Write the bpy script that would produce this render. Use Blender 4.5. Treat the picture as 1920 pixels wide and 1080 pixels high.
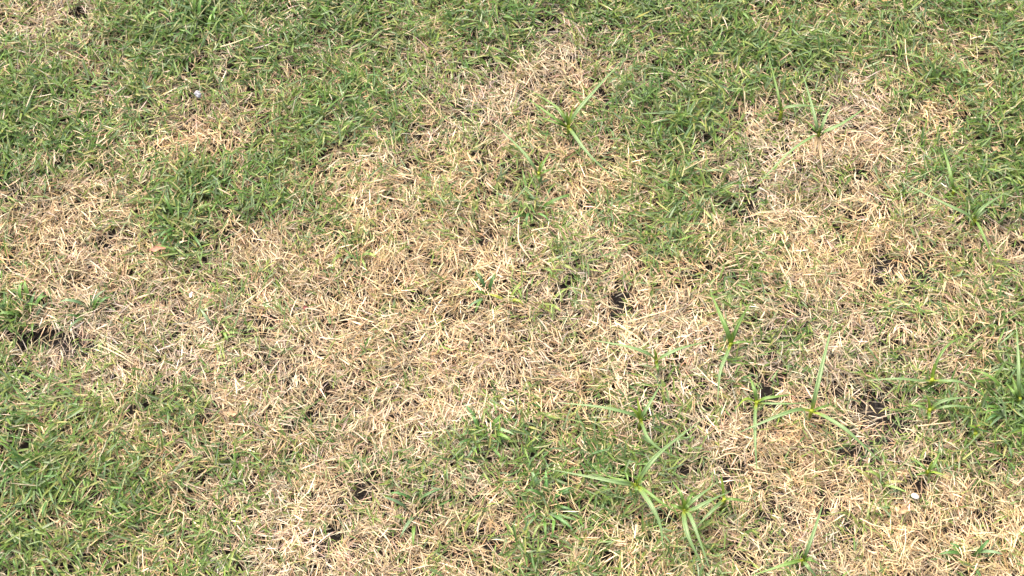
import bpy, math
import numpy as np

R = math.radians
scene = bpy.context.scene
for o in list(bpy.data.objects):
    bpy.data.objects.remove(o, do_unlink=True)

# ------------------------------------------------------------------ camera
PITCH = R(62.0)          # below the horizon
HFOV = R(38.0)
CAM_H = 1.324            # eye height above the lawn, metres
cam_data = bpy.data.cameras.new('camera')
cam_data.sensor_fit = 'HORIZONTAL'
cam_data.angle = HFOV
cam_data.clip_start = 0.02
cam_data.clip_end = 2000
cam = bpy.data.objects.new('camera', cam_data)
scene.collection.objects.link(cam)
cam.location = (0, 0, CAM_H)
cam.rotation_euler = (math.pi / 2 - PITCH, 0, 0)
scene.camera = cam

# ------------------------------------------------------------------ sky, sun, exposure (bright overcast)
SUN_EL, SUN_AZ = R(58), R(-40)
world = bpy.data.worlds.new('World')
scene.world = world
world.use_nodes = True
wn = world.node_tree
bg = wn.nodes['Background']
sky = wn.nodes.new('ShaderNodeTexSky')
sky.sky_type = 'NISHITA'
sky.sun_disc = False
sky.sun_elevation = SUN_EL
sky.sun_rotation = SUN_AZ
sky.dust_density = 10.0
sky.ozone_density = 0.2
sky.air_density = 0.8
wn.links.new(sky.outputs[0], bg.inputs[0])
bg.inputs[1].default_value = 0.15
sun_data = bpy.data.lights.new('sun', 'SUN')
sun_data.energy = 0.75
sun_data.angle = R(70)
sun_data.color = (1.0, 0.96, 0.90)
sun = bpy.data.objects.new('sun', sun_data)
scene.collection.objects.link(sun)
sun.rotation_euler = (math.pi / 2 - SUN_EL, 0, math.pi - SUN_AZ)   # light comes from azimuth SUN_AZ
scene.view_settings.view_transform = 'Standard'
scene.view_settings.look = 'None'
scene.view_settings.gamma = 1.0
scene.view_settings.use_curve_mapping = False
scene.view_settings.exposure = 1.47

# ------------------------------------------------------------------ pixel <-> place (photo is 1920 x 1080)
FPX = 960.0 / math.tan(HFOV / 2)
cp, sp_ = math.cos(PITCH), math.sin(PITCH)


def at(px, py, z):
    """point at height z that the photo shows at pixel px, py"""
    a, b = (px - 960) / FPX, (540 - py) / FPX
    d = np.array([a, cp + b * sp_, -sp_ + b * cp])
    t = (z - CAM_H) / d[2]
    return np.array([0, 0, CAM_H]) + d * t


def to_px(x, y, z):
    dz = z - CAM_H
    f = y * cp - dz * sp_
    u = y * sp_ + dz * cp
    return 960 + FPX * x / f, 540 - FPX * u / f


rng = np.random.default_rng(11)

_lat = {}


def vnoise(x, y, scale, seed):
    if seed not in _lat:
        _lat[seed] = np.random.default_rng(seed).random((256, 256))
    g = _lat[seed]
    u, v = x / scale + 1000.37, y / scale + 1000.71
    i, j = np.floor(u).astype(int), np.floor(v).astype(int)
    fu, fv = u - i, v - j
    fu, fv = fu * fu * (3 - 2 * fu), fv * fv * (3 - 2 * fv)
    a = g[i % 256, j % 256]; b = g[(i + 1) % 256, j % 256]
    c = g[i % 256, (j + 1) % 256]; d = g[(i + 1) % 256, (j + 1) % 256]
    return (a * (1 - fu) + b * fu) * (1 - fv) + (c * (1 - fu) + d * fu) * fv


# how much of the turf is still green, 0..9, cells of 64 x 60 photo pixels
GREEN = """
545789877787788777887877667886
756798677786667625677888876458
888777766678654225678886657867
987774257886544456688755315278
988643567765455555685443215788
863568777535334444468644445678
311488876632554736687643234478
332148433453213454676643224454
431234343342222344343754335555
735423443323223433433655436656
742344433223211222232455344557
645543322233211233443755455448
757555333422235446666534346779
775656545532257767574223444568
877766656356356778764323345566
887773343245643777744532244322
767777642222333567666442222222
777556643222336766556544343232
""".split()
GREEN = np.array([[int(c) for c in r] for r in GREEN], float)


def greenness(x, y):
    px, py = to_px(x, y, 0.015)
    u = np.clip(px / 64 - 0.5, 0, 28.999)
    v = np.clip(py / 60 - 0.5, 0, 16.999)
    i, j = u.astype(int), v.astype(int)
    fu, fv = u - i, v - j
    g = (GREEN[j, i] * (1 - fu) + GREEN[j, i + 1] * fu) * (1 - fv) + \
        (GREEN[j + 1, i] * (1 - fu) + GREEN[j + 1, i + 1] * fu) * fv
    g = g / 9.0
    out = np.maximum(np.maximum(-px, px - 1920), np.maximum(-py, py - 1080))
    k = np.clip(out / 260, 0, 1)                                    # beyond the frame: the lawn goes on, patchy
    return g * (1 - k) + k * np.clip(1.3 * vnoise(x, y, 0.22, 5) - 0.05, 0, 1)


# bare soil showing through: pixel centre, half axes in pixels, how bare
BARE = [(1180, 580, 28, 18, .85), (1168, 602, 20, 11, .8), (100, 636, 58, 15, 1), (48, 648, 18, 12, .7),
        (1650, 796, 40, 22, .75), (1605, 840, 30, 11, .75), (1655, 828, 22, 11, .7), (1735, 868, 16, 12, .8), (1690, 510, 50, 20, .6),
        (1735, 478, 22, 9, .6), (150, 522, 22, 11, .9), (1765, 456, 12, 8, .8), (875, 592, 30, 15, .6),
        (1625, 412, 38, 12, .55), (1705, 548, 20, 12, .75), (118, 478, 25, 12, .5), (958, 345, 24, 10, .6),
        (690, 930, 22, 16, .5), (906, 1016, 26, 11, .8), (685, 1020, 17, 10, .7), (648, 1002, 10, 14, .7),
        (760, 828, 17, 9, .7), (775, 648, 16, 9, .7), (370, 580, 16, 9, .7), (205, 455, 22, 8, .7),
        (1845, 912, 18, 10, .8), (1835, 940, 16, 9, .6), (1425, 745, 18, 9, .5), (1645, 752, 30, 14, .6),
        (900, 862, 11, 7, .7), (895, 925, 14, 7, .7), (1605, 215, 10, 6, .7), (1710, 250, 10, 6, .8),
        (970, 42, 12, 8, .5), (1300, 742, 30, 8, .4), (930, 632, 16, 7, .7), (1205, 430, 26, 6, .4),
        (640, 615, 10, 7, .6), (545, 505, 10, 7, .6), (440, 510, 14, 8, .5), (238, 660, 16, 7, .5),
        (300, 470, 14, 6, .6), (1870, 430, 18, 8, .6), (1900, 460, 16, 8, .6), (1410, 790, 24, 9, .4),
        (1560, 800, 20, 10, .5), (1545, 950, 16, 8, .5), (1690, 650, 20, 8, .5), (590, 770, 16, 7, .5)]


def bareness(x, y):
    px, py = to_px(x, y, 0.012)
    b = np.zeros_like(px)
    wob = 1 + 0.9 * (vnoise(x, y, 0.012, 21) - 0.5)
    for cx, cy, ax, ay, s in BARE:
        d = np.hypot((px - cx) / ax, (py - cy) / ay) * wob
        b = np.maximum(b, s * np.clip(1.6 - d, 0, 0.6) / 0.6)
    return b


def soil_h(x, y):
    h = 0.010 * (vnoise(x, y, 0.16, 31) - 0.5) + 0.004 * (vnoise(x, y, 0.03, 32) - 0.5) \
        + 0.0016 * (vnoise(x, y, 0.008, 33) - 0.5)
    return h - 0.006 * bareness(x, y)


# ------------------------------------------------------------------ materials
def new_mat(name):
    m = bpy.data.materials.new(name)
    m.use_nodes = True
    nt = m.node_tree
    return m, nt, nt.nodes['Principled BSDF'], nt.nodes['Material Output']


def leaf_material(name, rough, transl, spec, streak=0.18):
    """colour of each blade from its colour attribute, fine streaks, some light through the blade"""
    m, nt, p, out = new_mat(name)
    N, L = nt.nodes, nt.links
    at_ = N.new('ShaderNodeAttribute'); at_.attribute_name = 'col'
    tc = N.new('ShaderNodeTexCoord')
    nz = N.new('ShaderNodeTexNoise'); nz.inputs['Scale'].default_value = 900; nz.inputs['Detail'].default_value = 2
    L.new(tc.outputs['Object'], nz.inputs['Vector'])
    mr = N.new('ShaderNodeMapRange')
    mr.inputs[1].default_value = 0.25; mr.inputs[2].default_value = 0.75
    mr.inputs[3].default_value = 1 - streak; mr.inputs[4].default_value = 1 + streak
    L.new(nz.outputs[0], mr.inputs[0])
    mul = N.new('ShaderNodeVectorMath'); mul.operation = 'SCALE'
    L.new(at_.outputs['Color'], mul.inputs[0]); L.new(mr.outputs[0], mul.inputs['Scale'])
    L.new(mul.outputs[0], p.inputs['Base Color'])
    p.inputs['Roughness'].default_value = rough
    p.inputs['Specular IOR Level'].default_value = spec
    tr = N.new('ShaderNodeBsdfTranslucent')
    L.new(mul.outputs[0], tr.inputs['Color'])
    mx = N.new('ShaderNodeMixShader'); mx.inputs[0].default_value = transl
    L.new(p.outputs[0], mx.inputs[1]); L.new(tr.outputs[0], mx.inputs[2])
    L.new(mx.outputs[0], out.inputs['Surface'])
    return m


M_GREEN = leaf_material('green_blade', 0.40, 0.32, 0.5)
M_DEAD = leaf_material('dry_blade', 0.6, 0.15, 0.35, 0.22)
M_SEDGE = leaf_material('sedge_leaf', 0.42, 0.25, 0.45, 0.12)


def soil_material():
    m, nt, p, out = new_mat('soil')
    N, L = nt.nodes, nt.links
    geo = N.new('ShaderNodeNewGeometry')
    n1 = N.new('ShaderNodeTexNoise'); n1.inputs['Scale'].default_value = 130; n1.inputs['Detail'].default_value = 8
    n1.inputs['Roughness'].default_value = 0.7
    L.new(geo.outputs['Position'], n1.inputs['Vector'])
    r1 = N.new('ShaderNodeValToRGB')
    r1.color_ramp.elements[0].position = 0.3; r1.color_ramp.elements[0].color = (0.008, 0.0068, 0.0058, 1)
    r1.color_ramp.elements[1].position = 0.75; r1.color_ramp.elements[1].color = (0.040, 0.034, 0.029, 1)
    L.new(n1.outputs[0], r1.inputs[0])
    # far lawn: too far to tell blades apart
    n2 = N.new('ShaderNodeTexNoise'); n2.inputs['Scale'].default_value = 3; n2.inputs['Detail'].default_value = 9
    n2.inputs['Roughness'].default_value = 0.75
    L.new(geo.outputs['Position'], n2.inputs['Vector'])
    r2 = N.new('ShaderNodeValToRGB')
    r2.color_ramp.elements[0].position = 0.42; r2.color_ramp.elements[0].color = (0.065, 0.115, 0.035, 1)
    r2.color_ramp.elements[1].position = 0.62; r2.color_ramp.elements[1].color = (0.30, 0.23, 0.12, 1)
    L.new(n2.outputs[0], r2.inputs[0])
    ln = N.new('ShaderNodeVectorMath'); ln.operation = 'DISTANCE'
    ln.inputs[1].default_value = (0, 0.73, 0)
    L.new(geo.outputs['Position'], ln.inputs[0])
    mr = N.new('ShaderNodeMapRange'); mr.inputs[1].default_value = 1.2; mr.inputs[2].default_value = 1.8
    L.new(ln.outputs['Value'], mr.inputs[0])
    mx = N.new('ShaderNodeMix'); mx.data_type = 'RGBA'
    L.new(mr.outputs[0], mx.inputs['Factor'])
    L.new(r1.outputs[0], mx.inputs['A']); L.new(r2.outputs[0], mx.inputs['B'])
    L.new(mx.outputs['Result'], p.inputs['Base Color'])
    p.inputs['Roughness'].default_value = 0.95
    p.inputs['Specular IOR Level'].default_value = 0.15
    bp = N.new('ShaderNodeBump'); bp.inputs['Strength'].default_value = 0.7; bp.inputs['Distance'].default_value = 0.002
    L.new(n1.outputs[0], bp.inputs['Height']); L.new(bp.outputs[0], p.inputs['Normal'])
    return m


M_SOIL = soil_material()


def plain_material(name, c0, c1, scale, rough=0.7, transl=0.0, bump=0.3):
    m, nt, p, out = new_mat(name)
    N, L = nt.nodes, nt.links
    tc = N.new('ShaderNodeTexCoord')
    nz = N.new('ShaderNodeTexNoise'); nz.inputs['Scale'].default_value = scale; nz.inputs['Detail'].default_value = 6
    L.new(tc.outputs['Object'], nz.inputs['Vector'])
    rp = N.new('ShaderNodeValToRGB')
    rp.color_ramp.elements[0].position = 0.35; rp.color_ramp.elements[0].color = (*c0, 1)
    rp.color_ramp.elements[1].position = 0.68; rp.color_ramp.elements[1].color = (*c1, 1)
    L.new(nz.outputs[0], rp.inputs[0]); L.new(rp.outputs[0], p.inputs['Base Color'])
    p.inputs['Roughness'].default_value = rough
    bp = N.new('ShaderNodeBump'); bp.inputs['Strength'].default_value = bump; bp.inputs['Distance'].default_value = 0.0006
    L.new(nz.outputs[0], bp.inputs['Height']); L.new(bp.outputs[0], p.inputs['Normal'])
    if transl:
        tr = N.new('ShaderNodeBsdfTranslucent'); L.new(rp.outputs[0], tr.inputs['Color'])
        mx = N.new('ShaderNodeMixShader'); mx.inputs[0].default_value = transl
        L.new(p.outputs[0], mx.inputs[1]); L.new(tr.outputs[0], mx.inputs[2])
        L.new(mx.outputs[0], out.inputs['Surface'])
    return m


# ------------------------------------------------------------------ helpers
def mesh_np(name, verts, quads, tris, cols=None, smooth=False):
    me = bpy.data.meshes.new(name)
    nq, nt_ = len(quads), len(tris)
    me.vertices.add(len(verts))
    me.vertices.foreach_set('co', np.ascontiguousarray(verts, np.float32).ravel())
    loops = np.concatenate([np.asarray(quads, np.int32).ravel(), np.asarray(tris, np.int32).ravel()])
    me.loops.add(len(loops))
    me.loops.foreach_set('vertex_index', loops)
    starts = np.concatenate([np.arange(nq) * 4, nq * 4 + np.arange(nt_) * 3]).astype(np.int32)
    me.polygons.add(nq + nt_)
    me.polygons.foreach_set('loop_start', starts)
    me.polygons.foreach_set('use_smooth', np.full(nq + nt_, smooth, bool))
    if cols is not None:
        a = me.color_attributes.new('col', 'FLOAT_COLOR', 'POINT')
        c = np.ones((len(verts), 4), np.float32); c[:, :3] = cols
        a.data.foreach_set('color', c.ravel())
    me.update(calc_edges=True)
    me.validate()
    return me


def obj(name, me, mat, parent=None, loc=None):
    o = bpy.data.objects.new(name, me)
    scene.collection.objects.link(o)
    if mat: me.materials.append(mat)
    if parent: o.parent = parent
    if loc is not None: o.location = loc
    return o


def tag(o, label=None, cat=None, group=None, kind=None):
    if label: o['label'] = label
    if cat: o['category'] = cat
    if group: o['group'] = group
    if kind: o['kind'] = kind
    return o


def thing(name, loc, label, cat, group=None):
    e = bpy.data.objects.new(name, None)
    e.empty_display_size = 0.02
    scene.collection.objects.link(e)
    e.location = loc
    return tag(e, label, cat, group)


PROF = {3: np.array([0.75, 1.0, 0.72]), 4: np.array([0.7, 1.0, 0.9, 0.55])}


def ribbons(base, az, el, L, W, bend, yaw, fold, roll, c0, c1, nseg=3, floor=None):
    """folded, tapering blades: three vertices across, nseg segments, a pointed tip"""
    n = len(base)
    prof = PROF[nseg]
    p = base.copy()
    V = np.zeros((n, nseg * 3 + 1, 3)); C = np.zeros((n, nseg * 3 + 1, 3))
    for k in range(nseg):
        f = k / nseg
        e = el + bend * f; a = az + yaw * f
        t = np.stack([np.cos(e) * np.cos(a), np.cos(e) * np.sin(a), np.sin(e)], 1)
        s0 = np.stack([-np.sin(a), np.cos(a), np.zeros(n)], 1)
        n0 = np.cross(t, s0)
        r = roll[:, None]
        s = s0 * np.cos(r) + n0 * np.sin(r)
        nn = np.cross(t, s)
        w = (W * prof[k] * 0.5)[:, None]
        V[:, k * 3 + 0] = p + s * w + nn * w * fold[:, None]
        V[:, k * 3 + 1] = p
        V[:, k * 3 + 2] = p - s * w + nn * w * fold[:, None]
        cc = c0 * (1 - f) + c1 * f
        for q in range(3): C[:, k * 3 + q] = cc
        p = p + t * (L / nseg)[:, None]
    V[:, -1] = p; C[:, -1] = c1
    if floor is not None:
        V[:, :, 2] = np.maximum(V[:, :, 2], floor[:, None] + 0.0008)
    m = nseg * 3 + 1
    off = (np.arange(n) * m)[:, None]
    q = []
    for k in range(nseg - 1):
        b = k * 3
        q += [[b, b + 1, b + 4, b + 3], [b + 1, b + 2, b + 5, b + 4]]
    b = (nseg - 1) * 3
    t3 = [[b, b + 1, b + 3], [b + 1, b + 2, b + 3]]
    quads = (np.array(q).ravel()[None] + off).reshape(-1, 4)
    tris = (np.array(t3).ravel()[None] + off).reshape(-1, 3)
    return V.reshape(-1, 3), quads, tris, C.reshape(-1, 3)


def pick(n, palette, weights, jit=0.16):
    pal = np.array(palette, float)
    w = np.array(weights, float); w /= w.sum()
    c = pal[rng.choice(len(pal), n, p=w)]
    return c * np.exp(rng.normal(0, jit, (n, 1))) * np.exp(rng.normal(0, 0.05, (n, 3)))


DEAD_PAL = [(0.58, 0.475, 0.305), (0.53, 0.42, 0.255), (0.66, 0.57, 0.405), (0.44, 0.325, 0.18), (0.50, 0.435, 0.325), (0.33, 0.24, 0.14)]
DEAD_W = [4, 3, 3.4, 1.3, 1.4, .8]


def dead_mesh(name, x, y, keep):
    """dry shoots: stars of rolled needles lying every way"""
    x, y = x[keep], y[keep]
    k = rng.integers(4, 8, len(x))
    idx = np.repeat(np.arange(len(x)), k)
    n = len(idx)
    bx = x[idx] + rng.normal(0, 0.0035, n); by = y[idx] + rng.normal(0, 0.0035, n)
    gz = soil_h(bx, by)
    lift = 0.002 + 0.016 * rng.random(n) ** 1.2 * (0.75 + 0.5 * vnoise(bx, by, 0.05, 44))
    flow = 2 * math.pi * vnoise(bx, by, 0.045, 41)
    az = np.where(rng.random(n) < 0.35, flow + rng.normal(0, 0.5, n), rng.random(n) * 2 * math.pi)
    el = R(1) * rng.normal(8, 14, n)
    L = rng.uniform(0.010, 0.021, n) * np.exp(rng.normal(0, .15, n))
    W = rng.uniform(0.0006, 0.0013, n)
    tone = np.exp(0.22 * (vnoise(x, y, 0.03, 47) - 0.5) * 2)[idx]
    warm = np.clip(vnoise(bx, by, 0.10, 48) * 1.6 - 0.3, 0, 1)[:, None]       # bleached grey here, rusty there
    c = pick(n, DEAD_PAL, DEAD_W, .2) * tone[:, None] * (np.array([0.98, 1.0, 1.08]) * (1 - warm) + np.array([1.02, 0.99, 0.93]) * warm)
    base = np.stack([bx, by, gz + lift], 1)
    return ribbons(base, az, el, L, W, R(1) * rng.normal(-10, 15, n), rng.normal(0, .2, n),
                   rng.uniform(0.3, 1.3, n), rng.uniform(-1.2, 1.2, n), c * 0.9, c * 1.06, 3, gz)


G_DEEP = [(0.092, 0.190, 0.034), (0.070, 0.160, 0.042), (0.120, 0.215, 0.040), (0.125, 0.205, 0.095), (0.060, 0.135, 0.030)]
G_PALE = [(0.185, 0.260, 0.055), (0.150, 0.235, 0.060), (0.22, 0.275, 0.070), (0.170, 0.240, 0.125), (0.28, 0.29, 0.09)]


def green_mesh(name, x, y, g, per=(3, 6), lscale=1.0):
    """living shoots: short broad pointed blades fanning out of a stem"""
    k = rng.integers(per[0], per[1], len(x))
    idx = np.repeat(np.arange(len(x)), k)
    n = len(idx)
    gg = g[idx]
    gz = soil_h(x[idx], y[idx])
    top = (0.012 + 0.013 * gg) * (0.7 + 0.6 * vnoise(x[idx], y[idx], 0.06, 52))
    lift = top * rng.uniform(0.35, 1.0, n)
    a0 = rng.random(len(x)) * 2 * math.pi
    side = rng.integers(0, 2, n) * math.pi
    flow = 2 * math.pi * vnoise(x, y, 0.07, 55)
    a0 = np.where(rng.random(len(x)) < 0.4, flow + rng.normal(0, .4, len(x)), a0)
    az = a0[idx] + side + rng.normal(0, 0.65, n)
    el = R(1) * rng.normal(20, 18, n)
    vig = np.clip((gg - 0.45) * 1.6, 0, 1)
    L = rng.uniform(0.010, 0.019, n) * (0.9 + 0.35 * vig) * np.exp(rng.normal(0, .2, n)) * lscale
    W = rng.uniform(0.0015, 0.0027, n) * (0.62 + 0.46 * vig)
    lean = a0 + rng.normal(0, 1, len(x))
    bx = x[idx] + np.cos(lean[idx]) * lift * 0.5 + rng.normal(0, 0.0015, n)
    by = y[idx] + np.sin(lean[idx]) * lift * 0.5 + rng.normal(0, 0.0015, n)
    deep = rng.random(n) < np.clip(-0.12 + 1.05 * gg + 0.5 * (vnoise(x[idx], y[idx], 0.05, 53) - 0.5), 0, 1)
    c = np.where(deep[:, None], pick(n, G_DEEP, [3, 2, 3, 2, 1.5]), pick(n, G_PALE, [3, 3, 2, 2, 1]))
    # a share of the shoot's lower leaves has died back
    dry = rng.random(n) < (0.22 - 0.17 * gg)
    c = np.where(dry[:, None], pick(n, DEAD_PAL, DEAD_W), c)
    W = np.where(dry, W * 0.55, W)
    tip = c.copy()
    burnt = rng.random(n) < 0.12
    tip[burnt] = tip[burnt] * 0.35 + np.array([0.42, 0.34, 0.16]) * 0.65
    base = np.stack([bx, by, gz + lift], 1)
    root = c * 0.75 + np.array([0.20, 0.23, 0.07]) * 0.25
    return ribbons(base, az, el, L, W, R(1) * rng.normal(-15, 18, n), rng.normal(0, .16, n),
                   rng.uniform(0.1, 0.6, n), rng.normal(0, 0.45, n), root, tip, 3, gz)


def scatter(x0, x1, y0, y1, per_m2):
    n = int((x1 - x0) * (y1 - y0) * per_m2)
    return rng.uniform(x0, x1, n), rng.uniform(y0, y1, n)


# ------------------------------------------------------------------ ground
X0, X1, Y0, Y1 = -0.66, 0.66, 0.34, 1.16          # the turf the photograph shows, with a margin
fx = np.concatenate([-np.geomspace(400, 1.2, 14), np.linspace(-0.8, 0.8, 241), np.geomspace(1.2, 400, 14)])
fy = np.concatenate([0.75 - np.geomspace(400, 0.8, 14), np.linspace(0.25, 1.25, 171), 0.75 + np.geomspace(0.8, 400, 14)])
gx, gy = np.meshgrid(fx, fy)
far = np.clip((np.hypot(gx, gy - 0.75) - 1.0) / 3, 0, 1)
gzv = soil_h(gx.ravel(), gy.ravel()) * (1 - far.ravel()) + 0.012 * far.ravel()
nx, ny = len(fx), len(fy)
ii = (np.arange(ny - 1)[:, None] * nx + np.arange(nx - 1)[None]).ravel()
gq = np.stack([ii, ii + 1, ii + nx + 1, ii + nx], 1)
ground = obj('ground', mesh_np('ground', np.stack([gx.ravel(), gy.ravel(), gzv], 1), gq, np.zeros((0, 3), int), None, True), M_SOIL)
tag(ground, 'dark brown soil showing in gaps between the grass', 'soil', kind='structure')

# ------------------------------------------------------------------ the turf in view
x, y = scatter(X0, X1, Y0, Y1, 42000)
g = greenness(x, y); b = bareness(x, y)
gap = vnoise(x, y, 0.022, 61) * 0.6 + vnoise(x, y, 0.009, 62) * 0.4
keep = (rng.random(len(x)) > 0.93 * b) & (gap > 0.215) & (rng.random(len(x)) < 1.0 - 0.74 * g)
d = dead_mesh('dry_grass', x, y, keep)
o = obj('dry_grass', mesh_np('dry_grass', *d), M_DEAD)
tag(o, 'matted straw coloured dead grass lying over the bare patches', 'dead grass', kind='stuff')

x, y = scatter(X0, X1, Y0, Y1, 36000)
g = greenness(x, y); b = bareness(x, y)
mott = 0.55 * vnoise(x, y, 0.035, 71) + 0.45 * vnoise(x, y, 0.014, 72)
pg = 0.95 * np.clip((g + 0.30 * (mott - 0.5) - 0.06) / 0.88, 0.0, 1) ** 1.35
keep = (rng.random(len(x)) < 0.03 + 0.9 * pg) & (rng.random(len(x)) > 0.9 * b)
d = green_mesh('green_grass', x[keep], y[keep], np.clip(g[keep] + .3 * (mott[keep] - .5), 0, 1))
o = obj('green_grass', mesh_np('green_grass', *d), M_GREEN)
tag(o, 'short green lawn grass with small pointed blades', 'grass', kind='stuff')
print('blades', len(d[0]) // 10)

# soil crumbs in the bare hollows
ncr = 9000
cxs, cys = rng.uniform(X0, X1, ncr * 40), rng.uniform(Y0, Y1, ncr * 40)
m = rng.random(len(cxs)) < bareness(cxs, cys) ** 1.5
cxs, cys = cxs[m][:ncr], cys[m][:ncr]
n = len(cxs)
OCT = np.array([[1, 0, 0], [-1, 0, 0], [0, 1, 0], [0, -1, 0], [0, 0, 1], [0, 0, -1]], float)
OCF = np.array([[0, 2, 4], [2, 1, 4], [1, 3, 4], [3, 0, 4], [2, 0, 5], [1, 2, 5], [3, 1, 5], [0, 3, 5]])
sz = rng.uniform(0.0008, 0.0028, n) * np.exp(rng.normal(0, .3, n))
rot = rng.random(n) * 6.283
V = OCT[None] * sz[:, None, None] * rng.uniform(0.6, 1.3, (n, 6, 1))
ca, sa = np.cos(rot)[:, None], np.sin(rot)[:, None]
V = np.stack([V[:, :, 0] * ca - V[:, :, 1] * sa, V[:, :, 0] * sa + V[:, :, 1] * ca, V[:, :, 2] * 0.8], 2)
V += np.stack([cxs, cys, soil_h(cxs, cys) + sz * 0.3], 1)[:, None]
T = (OCF[None] + (np.arange(n) * 6)[:, None, None]).reshape(-1, 3)
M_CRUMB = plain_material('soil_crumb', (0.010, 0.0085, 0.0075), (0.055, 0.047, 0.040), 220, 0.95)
o = obj('soil_crumbs', mesh_np('soil_crumbs', V.reshape(-1, 3), np.zeros((0, 4), int), T), M_CRUMB)
tag(o, 'dark crumbs of loose soil in the bare hollows', 'soil crumbs', kind='stuff')

# ------------------------------------------------------------------ the lawn going on beyond the frame
TW, TH = (X1 - X0) / 2, (Y1 - Y0) / 2


def tile_mesh(dead):
    x, y = scatter(X0, X0 + TW, Y0, Y0 + TH, 24000 if dead else 17000)
    g = np.clip(1.5 * vnoise(x, y, 0.11, 81) - 0.15, 0, 1)
    if dead:
        k = rng.random(len(x)) < 1 - 0.45 * g
        V, q, t, c = dead_mesh('t', x, y, k)
    else:
        k = rng.random(len(x)) < 0.04 + 0.9 * g ** 1.6
        V, q, t, c = green_mesh('t', x[k], y[k], g[k])
    V = V - np.array([X0 + TW / 2, Y0 + TH / 2, 0])
    return mesh_np('lawn_tile', V, q, t, c)


def beyond(name, me, mat, label, cat):
    src = bpy.data.objects.new(name + '_tile', me)      # one patch of turf, repeated by geometry nodes
    me.materials.append(mat)
    pts, rots = [], []
    for i in range(-2, 4):
        for j in range(-2, 4):
            if 0 <= i <= 1 and 0 <= j <= 1: continue
            pts.append((X0 + TW * (i + .5), Y0 + TH * (j + .5), 0))
            rots.append((0, 0, math.pi * ((i * 3 + j * 5) % 2)))
    pm = bpy.data.meshes.new(name); pm.from_pydata(pts, [], [])
    a = pm.attributes.new('rot', 'FLOAT_VECTOR', 'POINT')
    a.data.foreach_set('vector', np.array(rots, np.float32).ravel())
    o = obj(name, pm, mat)
    ng = bpy.data.node_groups.new(name, 'GeometryNodeTree')
    ng.interface.new_socket('Geometry', in_out='INPUT', socket_type='NodeSocketGeometry')
    ng.interface.new_socket('Geometry', in_out='OUTPUT', socket_type='NodeSocketGeometry')
    N, L = ng.nodes, ng.links
    gi, go = N.new('NodeGroupInput'), N.new('NodeGroupOutput')
    ip = N.new('GeometryNodeInstanceOnPoints'); oi = N.new('GeometryNodeObjectInfo')
    oi.inputs['Object'].default_value = src
    na = N.new('GeometryNodeInputNamedAttribute'); na.data_type = 'FLOAT_VECTOR'; na.inputs['Name'].default_value = 'rot'
    L.new(gi.outputs[0], ip.inputs['Points']); L.new(oi.outputs['Geometry'], ip.inputs['Instance'])
    L.new(na.outputs[0], ip.inputs['Rotation']); L.new(ip.outputs[0], go.inputs[0])
    md = o.modifiers.new('tiles', 'NODES'); md.node_group = ng
    return tag(o, label, cat, kind='stuff')


beyond('surrounding_dry_grass', tile_mesh(True), M_DEAD, 'dry straw coloured grass of the lawn around the patch', 'dead grass')
beyond('surrounding_green_grass', tile_mesh(False), M_GREEN, 'short green grass of the lawn around the patch', 'grass')


# ------------------------------------------------------------------ sedges, tufts, loose things
def resample(P, n):
    """smooth curve through the given points"""
    P = np.asarray(P, float)
    if len(P) == 2: P = np.array([P[0], (P[0] + P[1]) / 2, P[1]])
    Q = np.vstack([2 * P[0] - P[1], P, 2 * P[-1] - P[-2]])
    out = []
    m = len(P) - 1
    for s in np.linspace(0, m - 1e-9, n):
        i = int(s); t = s - i
        p0, p1, p2, p3 = Q[i], Q[i + 1], Q[i + 2], Q[i + 3]
        out.append(0.5 * (2 * p1 + (p2 - p0) * t + (2 * p0 - 5 * p1 + 4 * p2 - p3) * t * t + (3 * p1 - p0 - 3 * p2 + p3) * t ** 3))
    return np.array(out)


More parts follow.
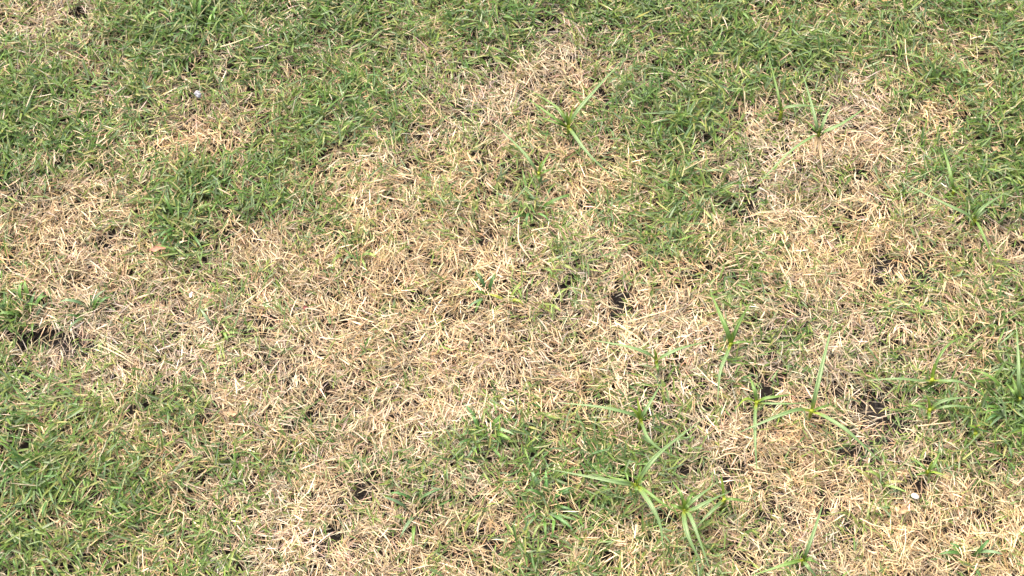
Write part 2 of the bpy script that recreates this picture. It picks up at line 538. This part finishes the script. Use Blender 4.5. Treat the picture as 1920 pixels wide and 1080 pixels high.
def leaf_mesh(P, width, c0, c1, c2, fold=0.45, base_w=0.7, n=14, thick=0.00022, roll=0.0, tipfrac=0.5):
    """a keeled sedge or grass leaf with real thickness along the curve P (local coordinates)"""
    C = resample(P, n)
    T = np.gradient(C, axis=0); T /= np.linalg.norm(T, axis=1)[:, None] + 1e-9
    up = np.array([0, 0, 1.0])
    S = np.cross(up, T); ln = np.linalg.norm(S, axis=1)
    ref = S[np.argmax(ln)] / ln.max()
    for i in range(n):
        S[i] = S[i] / ln[i] if ln[i] > 0.2 else ref
        if S[i] @ ref < 0: S[i] = -S[i]
    Nn = np.cross(T, S)
    S, Nn = S * math.cos(roll) + Nn * math.sin(roll), Nn * math.cos(roll) - S * math.sin(roll)
    s = np.linspace(0, 1, n)
    w = width * np.minimum(base_w + (1 - base_w) * np.clip(s / 0.2, 0, 1), np.clip((1 - s) / tipfrac, 0, 1) ** 0.8 + 0.03) * 0.5
    fo = fold * (1.5 - s)
    V, K = [], []
    for lay in (0, 1):
        off = -Nn * thick * lay
        for a in (1, 0.5, 0, -0.5, -1):
            V.append(C + off + S * (w * a)[:, None] + Nn * (w * fo * abs(a) ** 1.2)[:, None])
            sh = 1.12 if a == 0 else 1.0
            col = np.where((s < 0.24)[:, None], np.array(c0) * (1 - s[:, None] / .24) + np.array(c1) * s[:, None] / .24,
                           np.array(c1) * (1 - (s[:, None] - .24) / .76) + np.array(c2) * (s[:, None] - .24) / .76)
            K.append(col * sh)
    V = np.array(V).reshape(-1, 3); K = np.array(K).reshape(-1, 3)
    q = []
    for lay in (0, 1):
        for k in range(4):
            for i in range(n - 1):
                a = (lay * 5 + k) * n + i; b = (lay * 5 + k + 1) * n + i
                q.append([a, a + 1, b + 1, b] if lay == 0 else [a, b, b + 1, a + 1])
    for k in (0, 4):                                   # close the edges
        for i in range(n - 1):
            a, b = k * n + i, (5 + k) * n + i
            q.append([a, b, b + 1, a + 1] if k == 0 else [a, a + 1, b + 1, b])
    return mesh_np('leaf', V, np.array(q), np.zeros((0, 3), int), K, True)


def tube_mesh(P, radii, cols, sides=6, n=10):
    C = resample(P, n)
    T = np.gradient(C, axis=0); T /= np.linalg.norm(T, axis=1)[:, None] + 1e-9
    rr = np.interp(np.linspace(0, 1, n), np.linspace(0, 1, len(radii)), radii)
    cc = np.stack([np.interp(np.linspace(0, 1, n), np.linspace(0, 1, len(cols)), [c[k] for c in cols]) for k in range(3)], 1)
    ref = np.array([0.31, 0.93, 0.17])
    A = np.cross(T, ref); A /= np.linalg.norm(A, axis=1)[:, None]
    B = np.cross(T, A)
    V, K = [], []
    for i in range(n):
        for k in range(sides):
            t = 2 * math.pi * k / sides
            V.append(C[i] + rr[i] * (math.cos(t) * A[i] + math.sin(t) * B[i])); K.append(cc[i])
    q = [[i * sides + k, i * sides + (k + 1) % sides, (i + 1) * sides + (k + 1) % sides, (i + 1) * sides + k]
         for i in range(n - 1) for k in range(sides)]
    V += [C[0], C[-1]]; K += [cc[0], cc[-1]]
    t3 = [[len(V) - 2, (k + 1) % sides, k] for k in range(sides)] + \
         [[len(V) - 1, (n - 1) * sides + k, (n - 1) * sides + (k + 1) % sides] for k in range(sides)]
    return mesh_np('tube', np.array(V), np.array(q), np.array(t3), np.array(K), True)


YEL = (0.34, 0.40, 0.035)
BRT = (0.20, 0.31, 0.04)
MID = (0.130, 0.225, 0.050)
GRY = (0.150, 0.240, 0.088)
PAL = (0.22, 0.30, 0.15)


def sedge(label, centre, zc, leaves, group=None):
    """leaves: (kind, [pixels from near the centre to the tip], heights) ; kinds: g grey-green, m mid, y yellow shoot, d dead"""
    zc = zc - 0.004
    c3 = at(centre[0], centre[1], zc)
    root = c3.copy(); root[2] = float(soil_h(root[:1], root[1:2])[0])
    t = thing('sedge_plant', root, label, 'sedge', group)
    top = c3 - root
    obj('stem', tube_mesh([(0, 0, -0.002), (0.0006, 0.0003, top[2] * .5), top + np.array([0, 0, .001])],
                          [0.0022, 0.0020, 0.0019], [(0.20, .22, .05), BRT, YEL]), M_SEDGE, t)
    for kind, px, w in leaves:
        m = len(px)
        ln = np.hypot(px[-1][0] - centre[0], px[-1][1] - centre[1])
        rise = {'g': 0.016, 'm': 0.014, 'y': 0.024, 'd': -0.012}[kind] * min(1.4, 0.35 + ln / 130)
        P = [top + np.array([0, 0, -0.003])]
        for i, (a, b) in enumerate(px):
            f = (i + 1) / m
            if kind == 'y': z = zc + rise * f
            elif kind == 'd': z = max(zc + rise * f, 0.014)
            else: z = zc + rise * math.sin(min(f * 1.25, 1) * math.pi * .62) - 0.010 * max(0, f - .6) / .4
            P.append(at(a, b, max(z, 0.022 if kind != 'd' else 0.014)) - root)
        cols = {'g': (YEL, GRY, GRY), 'm': (YEL, MID, MID), 'y': (YEL, BRT, (.24, .33, .05)),
                'd': ((.36, .25, .12), (.46, .34, .18), (.50, .38, .22))}[kind]
        o = obj('leaf', leaf_mesh(P, w * 0.00038, *cols, roll=rng.normal(0, .12), base_w=0.62 if kind != 'y' else .55),
                M_SEDGE if kind != 'd' else M_DEAD, t)
        if kind == 'd': o['label'] = 'withered brown leaf'
    return t


sedge('sedge with a long leaf over green turf beside a small round dead patch', (1066, 237), .030, [
    ('g', [(1080, 212), (1117, 168), (1172, 107)], 10), ('g', [(1075, 252), (1107, 293), (1160, 341)], 10),
    ('m', [(1045, 226), (1020, 207), (985, 182)], 9), ('m', [(1058, 222), (1040, 198), (992, 168)], 9),
    ('m', [(1040, 230), (1005, 217)], 7), ('y', [(1060, 222), (1052, 203)], 7), ('y', [(1070, 218), (1075, 198)], 7), ('y', [(1064, 220), (1063, 208)], 6)])
sedge('sedge with one long straight blue green leaf over brown thatch and a bright centre', (1010, 325), .028, [
    ('g', [(1000, 312), (977, 281), (923, 227)], 10), ('y', [(1013, 312), (1017, 300)], 7),
    ('m', [(1018, 308), (1032, 283)], 8), ('m', [(1022, 322), (1040, 314)], 7), ('m', [(1010, 334), (1013, 348)], 7)])
sedge('five leaved sedge with two withered brown leaves under its yellow heart', (1535, 252), .034, [
    ('g', [(1531, 236), (1521, 193), (1502, 128)], 9), ('g', [(1542, 236), (1550, 216), (1562, 190)], 9),
    ('g', [(1550, 246), (1582, 230), (1630, 197)], 11), ('g', [(1522, 258), (1478, 288), (1412, 355)], 10),
    ('m', [(1525, 240), (1511, 226)], 7), ('y', [(1537, 246), (1536, 239)], 7),
    ('d', [(1530, 265), (1527, 293)], 9), ('d', [(1537, 268), (1539, 290), (1543, 316)], 10)])
sedge('small sedge with one thin upright leaf and one bent sideways beside the five leaved sedge', (1465, 210), .030, [
    ('m', [(1461, 190), (1455, 160), (1440, 100)], 7), ('g', [(1474, 202), (1508, 198), (1549, 202)], 8),
    ('y', [(1464, 196), (1462, 184)], 7), ('m', [(1452, 204), (1434, 194)], 7)])
sedge('single thin bright green sedge leaf rising from deep green turf', (1789, 358), .026, [
    ('m', [(1784, 338), (1777, 306), (1766, 270)], 9), ('y', [(1787, 345), (1783, 330)], 6), ('m', [(1798, 350), (1812, 345)], 6)])
sedge('three leaved sedge at the edge of the deep green turf, its leaves forking wide', (1828, 411), .032, [
    ('g', [(1834, 400), (1850, 384), (1892, 357)], 10), ('g', [(1812, 402), (1770, 381), (1684, 338)], 9),
    ('m', [(1834, 422), (1850, 457), (1863, 492)], 8), ('y', [(1830, 404), (1832, 396)], 7)])
sedge('sedge with a V of two upright leaves and a trailing third over straw', (1370, 645), .030, [
    ('m', [(1363, 622), (1350, 590), (1330, 542)], 13), ('m', [(1378, 622), (1390, 597), (1408, 566)], 10),
    ('g', [(1363, 664), (1350, 700), (1345, 762)], 9), ('m', [(1384, 642), (1415, 641)], 8), ('y', [(1372, 632), (1373, 622)], 7)])
sedge('sedge with two flat spreading leaves beside the dark soil hole in the straw', (1231, 676), .026, [
    ('g', [(1215, 664), (1172, 649), (1098, 636)], 9), ('g', [(1245, 668), (1280, 652), (1332, 640)], 9),
    ('m', [(1233, 690), (1234, 702)], 7), ('y', [(1229, 664), (1226, 652)], 7)])
sedge('low yellow hearted sedge with one leaf hanging straight down onto straw', (1419, 754), .026, [
    ('m', [(1416, 738), (1411, 722), (1404, 700)], 8), ('m', [(1433, 748), (1455, 744), (1490, 739)], 9),
    ('y', [(1408, 750), (1396, 749), (1377, 769)], 7), ('g', [(1416, 778), (1416, 830), (1420, 895)], 8),
    ('g', [(1440, 757), (1480, 757), (1520, 755)], 6)])
sedge('tall sedge with a long upright leaf and two arching ones near the largest soil hole', (1522, 770), .034, [
    ('g', [(1530, 735), (1545, 670), (1563, 598)], 11), ('g', [(1500, 768), (1470, 776), (1428, 793), (1378, 814)], 10),
    ('g', [(1545, 781), (1582, 803), (1615, 832), (1652, 866)], 10), ('y', [(1526, 752), (1530, 735)], 8), ('m', [(1540, 764), (1562, 757)], 7)])
sedge('thin yellow stemmed sedge with a curved leaf beside dense green turf', (1748, 712), .028, [
    ('y', [(1750, 695), (1752, 680)], 8), ('m', [(1758, 675), (1780, 645), (1815, 626)], 7),
    ('g', [(1725, 714), (1680, 710), (1620, 714)], 7), ('g', [(1770, 714), (1800, 716), (1836, 732)], 7)])
sedge('small pale sedge with parallel flat leaves next to the largest soil hole', (1744, 768), .026, [
    ('y', [(1742, 755), (1738, 742)], 7), ('g', [(1760, 756), (1790, 747), (1844, 745)], 8),
    ('g', [(1765, 764), (1795, 761), (1832, 765)], 7), ('m', [(1725, 762), (1692, 758)], 7), ('m', [(1742, 782), (1740, 796)], 7)])
sedge('sedge with yellow shoots and an S shaped leaf crossing the leaf of another sedge', (1202, 786), .032, [
    ('g', [(1180, 776), (1124, 763), (1036, 754)], 9), ('g', [(1208, 774), (1222, 750), (1242, 716)], 9),
    ('y', [(1193, 774), (1178, 761)], 9), ('y', [(1199, 770), (1194, 742)], 8),
    ('g', [(1205, 800), (1215, 822), (1240, 844), (1285, 863)], 9)])
sedge('large five leaved sedge with a yellow heart on the dark green patch', (1193, 908), .034, [
    ('g', [(1206, 888), (1225, 862), (1256, 833), (1320, 784)], 11), ('g', [(1172, 907), (1135, 900), (1033, 880)], 11),
    ('g', [(1205, 925), (1222, 950), (1238, 985), (1244, 1038)], 11), ('m', [(1212, 922), (1242, 944), (1276, 966)], 9),
    ('m', [(1193, 918), (1192, 934)], 8), ('m', [(1204, 901), (1217, 893)], 8), ('y', [(1192, 904), (1190, 899)], 7), ('m', [(1170, 902), (1135, 892)], 8)])
sedge('many leaved sedge with two long parallel leaves drooping side by side', (1284, 955), .034, [
    ('m', [(1276, 925), (1259, 900)], 8), ('m', [(1292, 935), (1301, 923)], 9), ('g', [(1296, 942), (1315, 927), (1348, 902)], 9),
    ('g', [(1300, 955), (1328, 940), (1374, 919)], 9), ('g', [(1283, 976), (1293, 1012), (1320, 1064)], 11),
    ('g', [(1294, 968), (1308, 1003), (1335, 1078)], 9), ('y', [(1284, 946), (1282, 934)], 9), ('m', [(1268, 950), (1255, 945)], 8), ('m', [(1290, 948), (1306, 938)], 8)])
sedge('small sedge with a single yellow spike upright beside the many leaved sedge', (1358, 937), .028, [
    ('y', [(1355, 912), (1351, 886)], 7), ('g', [(1348, 946), (1326, 967), (1297, 998)], 9), ('m', [(1372, 936), (1411, 942)], 8)])
sedge('sedge with a yellow heart and one pale upright leaf standing in straw', (1507, 1049), .030, [
    ('g', [(1514, 1030), (1530, 985), (1545, 938)], 9), ('m', [(1490, 1054), (1462, 1062), (1402, 1082)], 10),
    ('g', [(1514, 1062), (1536, 1088)], 9), ('y', [(1505, 1044), (1504, 1040)], 8), ('m', [(1520, 1050), (1545, 1062)], 7)])
sedge('tall thin sedge leaf standing straight in the dense bright green turf', (1912, 748), .028, [
    ('g', [(1910, 715), (1909, 665), (1905, 602)], 9), ('m', [(1900, 735), (1885, 716)], 9), ('m', [(1905, 730), (1896, 700)], 8)])
sedge('small yellow green sedge seedling in straw past the largest soil hole', (1740, 884), .024, [
    ('m', [(1730, 874), (1708, 856)], 7), ('m', [(1752, 870), (1765, 842)], 7), ('y', [(1752, 886), (1774, 891)], 6), ('y', [(1744, 874), (1750, 862)], 6), ('m', [(1728, 888), (1715, 892)], 6)])
sedge('tiny hooked yellow sedge shoot in the green turf', (1829, 812), .024, [
    ('y', [(1828, 802), (1816, 798)], 7), ('y', [(1832, 800), (1840, 797)], 6), ('m', [(1826, 820), (1830, 832)], 6)])


def tuft(label, px, py, n, spread, hgt, tone, name='grass_tuft'):
    """a clump of living blades standing out from the dry grass; every blade its own leaf"""
    root = at(px, py, 0.014)
    root[2] = float(soil_h(root[:1], root[1:2])[0])
    t = thing(name, root, label, 'grass tuft')
    pal = {'deep': G_DEEP, 'pale': G_PALE, 'yellow': [(0.30, 0.34, .05), (.24, .30, .05), (.20, .28, .06)]}[tone]
    for k in range(max(2, n // 4)):
        a = rng.random() * 6.283; r0 = rng.random() * spread * .45
        bx, by = r0 * math.cos(a), r0 * math.sin(a)
        z0 = float(soil_h(np.array([root[0] + bx]), np.array([root[1] + by]))[0]) - root[2] - .001
        obj('stem', tube_mesh([(bx, by, z0), (bx * 1.1, by * 1.1, z0 + hgt * .35), (bx * 1.3, by * 1.3, z0 + hgt * .65)],
                              [.0011, .0009, .0006], [(.30, .27, .10), (.20, .24, .06), (.15, .22, .05)], 5, 6), M_GREEN, t)
    for k in range(n):
        a = rng.random() * 6.283
        r0 = rng.random() ** .7 * spread * .55
        bx, by = r0 * math.cos(a), r0 * math.sin(a)
        da = a + rng.normal(0, .8)
        L = rng.uniform(.7, 1.25) * hgt
        e = R(rng.uniform(14, 55))
        h = np.array([math.cos(da), math.sin(da), 0])
        s = np.array([bx, by, float(soil_h(np.array([root[0] + bx]), np.array([root[1] + by]))[0]) - root[2] - .0005])
        p1 = s + h * L * .22 * math.cos(e) + np.array([0, 0, L * .62 * math.sin(e) + .006])
        p2 = s + h * L * .75 * math.cos(e) + np.array([0, 0, L * .85 * math.sin(e) + .008])
        p3 = s + h * L * 1.1 * math.cos(e) + np.array([0, 0, L * rng.uniform(.6, .95) * math.sin(e) + .006])
        c = np.array(pal[rng.integers(len(pal))]) * math.exp(rng.normal(0.12, .2))
        obj('leaf', leaf_mesh([s, p1, p2, p3], rng.uniform(.0024, .0036), tuple(c * .6 + np.array([.12, .13, .04])), tuple(c), tuple(c * 1.1), .4, .6, 7),
            M_GREEN, t)
    return t


tuft('deep green grass tuft at the tip of the green tongue beside the pinkish dead leaf', 338, 425, 20, .030, .030, 'deep')
tuft('upright bright green tuft on straw next to the sedge with one long straight leaf', 1002, 392, 11, .018, .034, 'deep')
tuft('yellow green tuft near the kinked pale straw', 1015, 500, 7, .026, .022, 'pale')
tuft('small bright tuft with a broad yellow leaf in the middle of the dead patch', 952, 562, 5, .012, .020, 'yellow')
tuft('little yellow tuft leaning over straw beside the broad yellow leaf tuft', 1022, 566, 4, .010, .020, 'yellow')
tuft('dark green tuft beside the broad yellow leaf tuft', 918, 548, 5, .014, .024, 'deep')
tuft('olive green tuft standing alone at the edge of the pale thatch', 668, 468, 8, .026, .026, 'pale')
tuft('green tuft in straw beyond the long dark soil hole', 160, 582, 7, .020, .026, 'deep')
tuft('bushy dark tuft beside the long dark soil hole', 50, 585, 10, .022, .028, 'deep')
tuft('yellow green tuft in straw near the white shard', 402, 622, 7, .022, .024, 'pale')
tuft('dark tuft at the edge of the green island, its blades pointing into the straw', 908, 806, 15, .026, .030, 'deep')
tuft('dense dark tuft inside the green island beside the large five leaved sedge', 1030, 945, 16, .026, .028, 'deep')
tuft('grey green tuft among straw and small soil gaps', 782, 955, 6, .020, .026, 'deep')
tuft('lone green tuft growing in the thickest straw', 1816, 1035, 9, .016, .026, 'deep')
tuft('green tuft in straw beside the curled tan leaf', 1650, 905, 6, .014, .024, 'pale')
tuft('long bladed bright tuft in dense green turf beside the tall thin sedge leaf', 1893, 765, 16, .028, .042, 'deep')
tuft('tall dark tuft in the darkest turf', 372, 45, 18, .034, .036, 'deep')

# loose straw stalks lying on the turf
M_STRAW = leaf_material('straw', 0.5, 0.05, 0.4, 0.12)


def straw(label, px, w=3.2, z=0.021, tone=(0.55, 0.445, 0.265), group=None):
    P = [at(a, b, z + 0.002 * ((i % 2) - .3)) for i, (a, b) in enumerate(px)]
    o0 = P[0].copy()
    r = w * .00043 / 2
    me = tube_mesh([p - o0 for p in P], [r, r * 1.05, r * .9, r * .55], [tone, tuple(np.array(tone) * 1.08), tone, tuple(np.array(tone) * .9)], 6, 14)
    return tag(obj('straw_stalk', me, M_STRAW, None, o0), label, 'straw', group)


straw('kinked pale straw stalk bent at a brown joint', [(973, 408), (972, 430), (973, 452), (984, 472), (998, 490)], 4)
straw('long straight straw stalk lying out of the dark soil hole', [(1185, 602), (1232, 588), (1281, 576)], 3.4)
straw('short thick pale straw near the kinked straw stalk', [(996, 433), (1014, 429), (1034, 427)], 4)
straw('longer and thicker of two pale straw stalks lying side by side', [(187, 648), (222, 665), (254, 685)], 3.6)
straw('shorter and thinner of two pale straw stalks lying side by side', [(198, 643), (228, 662), (250, 675)], 2.6, .023)
straw('thin tan stalk slanting across the green turf', [(783, 170), (808, 196), (831, 226)], 2.6, .026, (.50, .40, .20))
straw('pale straw stalk lying past the largest soil hole', [(1720, 799), (1755, 795), (1790, 791)], 3.4)
straw('curved straw stalk near the white seed', [(1612, 972), (1640, 985), (1674, 991)], 3.2)
straw('thin pale stem with a whitish end in straw', [(1697, 988), (1698, 1012), (1693, 1044)], 2.6, .023, (.54, .46, .31))
straw('bleached crooked root lying on straw', [(1508, 786), (1509, 800), (1518, 813), (1527, 829)], 3.2, .021, (.56, .47, .31))
straw('angular pale straw bent like an elbow', [(1466, 447), (1475, 467), (1485, 490), (1478, 508), (1467, 522)], 2.8, .024)
straw('pale stem lying in the darkest green turf', [(413, 88), (440, 80), (470, 68)], 3.2, .028, (.55, .48, .28))
straw('upright thin straw where green turf meets a dead patch', [(1697, 73), (1699, 104), (1704, 134)], 3.0, .026)
straw('slender straw standing in the mixed turf beside the grey green tufts', [(267, 1026), (268, 1052), (271, 1079)], 2.6, .026)
straw('thin tan stalk lying along the soil gap', [(1340, 862), (1372, 850), (1400, 862)], 2.4, .021)
straw('long thin straw arching over green blades', [(1280, 320), (1320, 300), (1350, 296)], 2.2, .028, (.5, .42, .22))


# small loose things
def flake(name, label, cat, px, py, lx, ly, ang, mat, curl=.3, z=0.022, n=9, lobes=0.0):
    """a thin curled scrap with a pointed outline, lying on the turf"""
    c = at(px, py, z)
    V, q, t3 = [], [], []
    m = 5
    for lay in (0, 1):
        for i in range(n):
            s = i / (n - 1)
            w = max(math.sin(math.pi * min(max(s, .03), .97)) ** .75, .08) * (1 + lobes * math.sin(s * 17))
            for j in range(m):
                a = j / (m - 1) * 2 - 1
                xx, yy = (s - .5) * lx + .05 * lx * math.sin(7 * a), a * w * ly / 2 * (1 + .22 * math.sin(11 * s + 2 * a)) + .12 * ly * math.sin(5 * s)
                zz = curl * ly * (a * a + .35 * math.sin(3 * a + 5 * s)) * w + curl * lx * .25 * (s - .5) ** 2 * 4 + .0006 * math.sin(9 * s + 4 * a) - lay * .0003
                V.append((xx * math.cos(ang) - yy * math.sin(ang), xx * math.sin(ang) + yy * math.cos(ang), zz))
    for lay in (0, 1):
        for i in range(n - 1):
            for j in range(m - 1):
                b = lay * n * m + i * m + j
                f = [b, b + m, b + m + 1, b + 1]
                q.append(f if lay == 0 else f[::-1])
    me = mesh_np(name, np.array(V), np.array(q), np.zeros((0, 3), int), None, True)
    return tag(obj(name, me, mat, None, c), label, cat)


M_PINK = plain_material('pinkish_leaf', (0.30, 0.13, 0.085), (0.46, 0.29, 0.17), 160, .6, .15)
M_TAN = plain_material('tan_leaf', (0.30, 0.19, 0.10), (0.48, 0.35, 0.20), 180, .65, .15)
M_PALE = plain_material('pale_leaf', (0.50, 0.42, 0.30), (0.62, 0.54, 0.42), 180, .65, .15)
M_WHITE = plain_material('white_scrap', (0.70, 0.68, 0.62), (0.82, 0.80, 0.76), 200, .6)
M_GREY = plain_material('grey_scrap', (0.22, 0.23, 0.25), (0.42, 0.43, 0.46), 260, .7)
M_MAROON = plain_material('maroon_leaf', (0.10, 0.02, 0.02), (0.22, 0.06, 0.05), 180, .6)
S = .00054
flake('dead_leaf', 'pinkish brown dead leaf curled on straw', 'dead leaf', 297, 467, 34 * S, 13 * S, .25, M_PINK, .35, .025)
flake('dead_leaf', 'pale tan dead leaf lying in deep green turf', 'dead leaf', 1868, 281, 20 * S, 12 * S, -.5, M_TAN, .3, .022)
flake('dead_leaf', 'curled tan dead leaf on straw near the largest soil hole', 'dead leaf', 1688, 888, 22 * S, 12 * S, .2, M_TAN, .5, .016)
flake('dead_leaf', 'brown dead leaf folded into the straw beside the white seed', 'dead leaf', 1695, 958, 26 * S, 10 * S, .35, M_TAN, .4, .018)
flake('dead_leaf', 'small three pointed tan leaf at the edge of the straw', 'dead leaf', 431, 776, 24 * S, 14 * S, .1, M_TAN, .3, .020, 11, .3)
flake('dead_leaf', 'tiny maroon leaf fragment on straw', 'dead leaf', 572, 577, 10 * S, 7 * S, .5, M_MAROON, .4, .023)
flake('paper_scrap', 'pale sliver lying on straw beside the green tongue', 'scrap', 340, 485, 16 * S, 4 * S, .15, M_PALE, .2, .022)
flake('husk', 'upright white shard of husk in straw', 'husk', 358, 553, 13 * S, 5 * S, 1.45, M_WHITE, .3, .024)
flake('husk', 'pale papery husk in the mixed turf', 'husk', 190, 960, 12 * S, 7 * S, -.4, M_TAN, .3, .021)

# white seed: a smooth uneven egg
def pebble(name, label, cat, px, py, z, sx, sy, sz_, ang, mat, rough=.1, sub=(10, 16)):
    c = at(px, py, z)
    V, q, t3 = [], [], []
    nr, ns = sub
    rr = np.random.default_rng(int(px))
    ph = rr.random(6) * 6
    for i in range(1, nr):
        th = math.pi * i / nr
        for j in range(ns):
            f = 2 * math.pi * j / ns
            d = np.array([math.sin(th) * math.cos(f), math.sin(th) * math.sin(f), math.cos(th)])
            k = 1 + rough * (math.sin(3 * d[0] + ph[0]) + math.sin(4 * d[1] + ph[1]) * .7 + math.sin(6 * d[2] + 5 * d[0] + ph[2]) * .6
                             + (math.sin(13 * d[0] + ph[3]) * math.sin(11 * d[1] + ph[4])) * .5)
            k *= 1 + .12 * d[0]
            v = d * k * np.array([sx, sy, sz_])
            V.append((v[0] * math.cos(ang) - v[1] * math.sin(ang), v[0] * math.sin(ang) + v[1] * math.cos(ang), v[2]))
    for i in range(nr - 2):
        for j in range(ns):
            a, b = i * ns + j, i * ns + (j + 1) % ns
            q.append([a, a + ns, b + ns, b])
    V += [(0, 0, sz_), (0, 0, -sz_)]
    for j in range(ns):
        t3.append([len(V) - 2, j, (j + 1) % ns]); t3.append([len(V) - 1, (nr - 2) * ns + (j + 1) % ns, (nr - 2) * ns + j])
    return tag(obj(name, mesh_np(name, np.array(V), np.array(q), np.array(t3), None, True), mat, None, c), label, cat)


pebble('seed', 'small smooth white oval seed lying on straw', 'seed', 1715, 930, .023, 7 * S, 4.6 * S, 4.4 * S, -.55, M_WHITE, .03)
pebble('fluff_scrap', 'crumpled grey white scrap beside the small tan patch', 'scrap', 371, 177, .027, 7 * S, 5.5 * S, 5 * S, .7, M_GREY, .26, (14, 22))
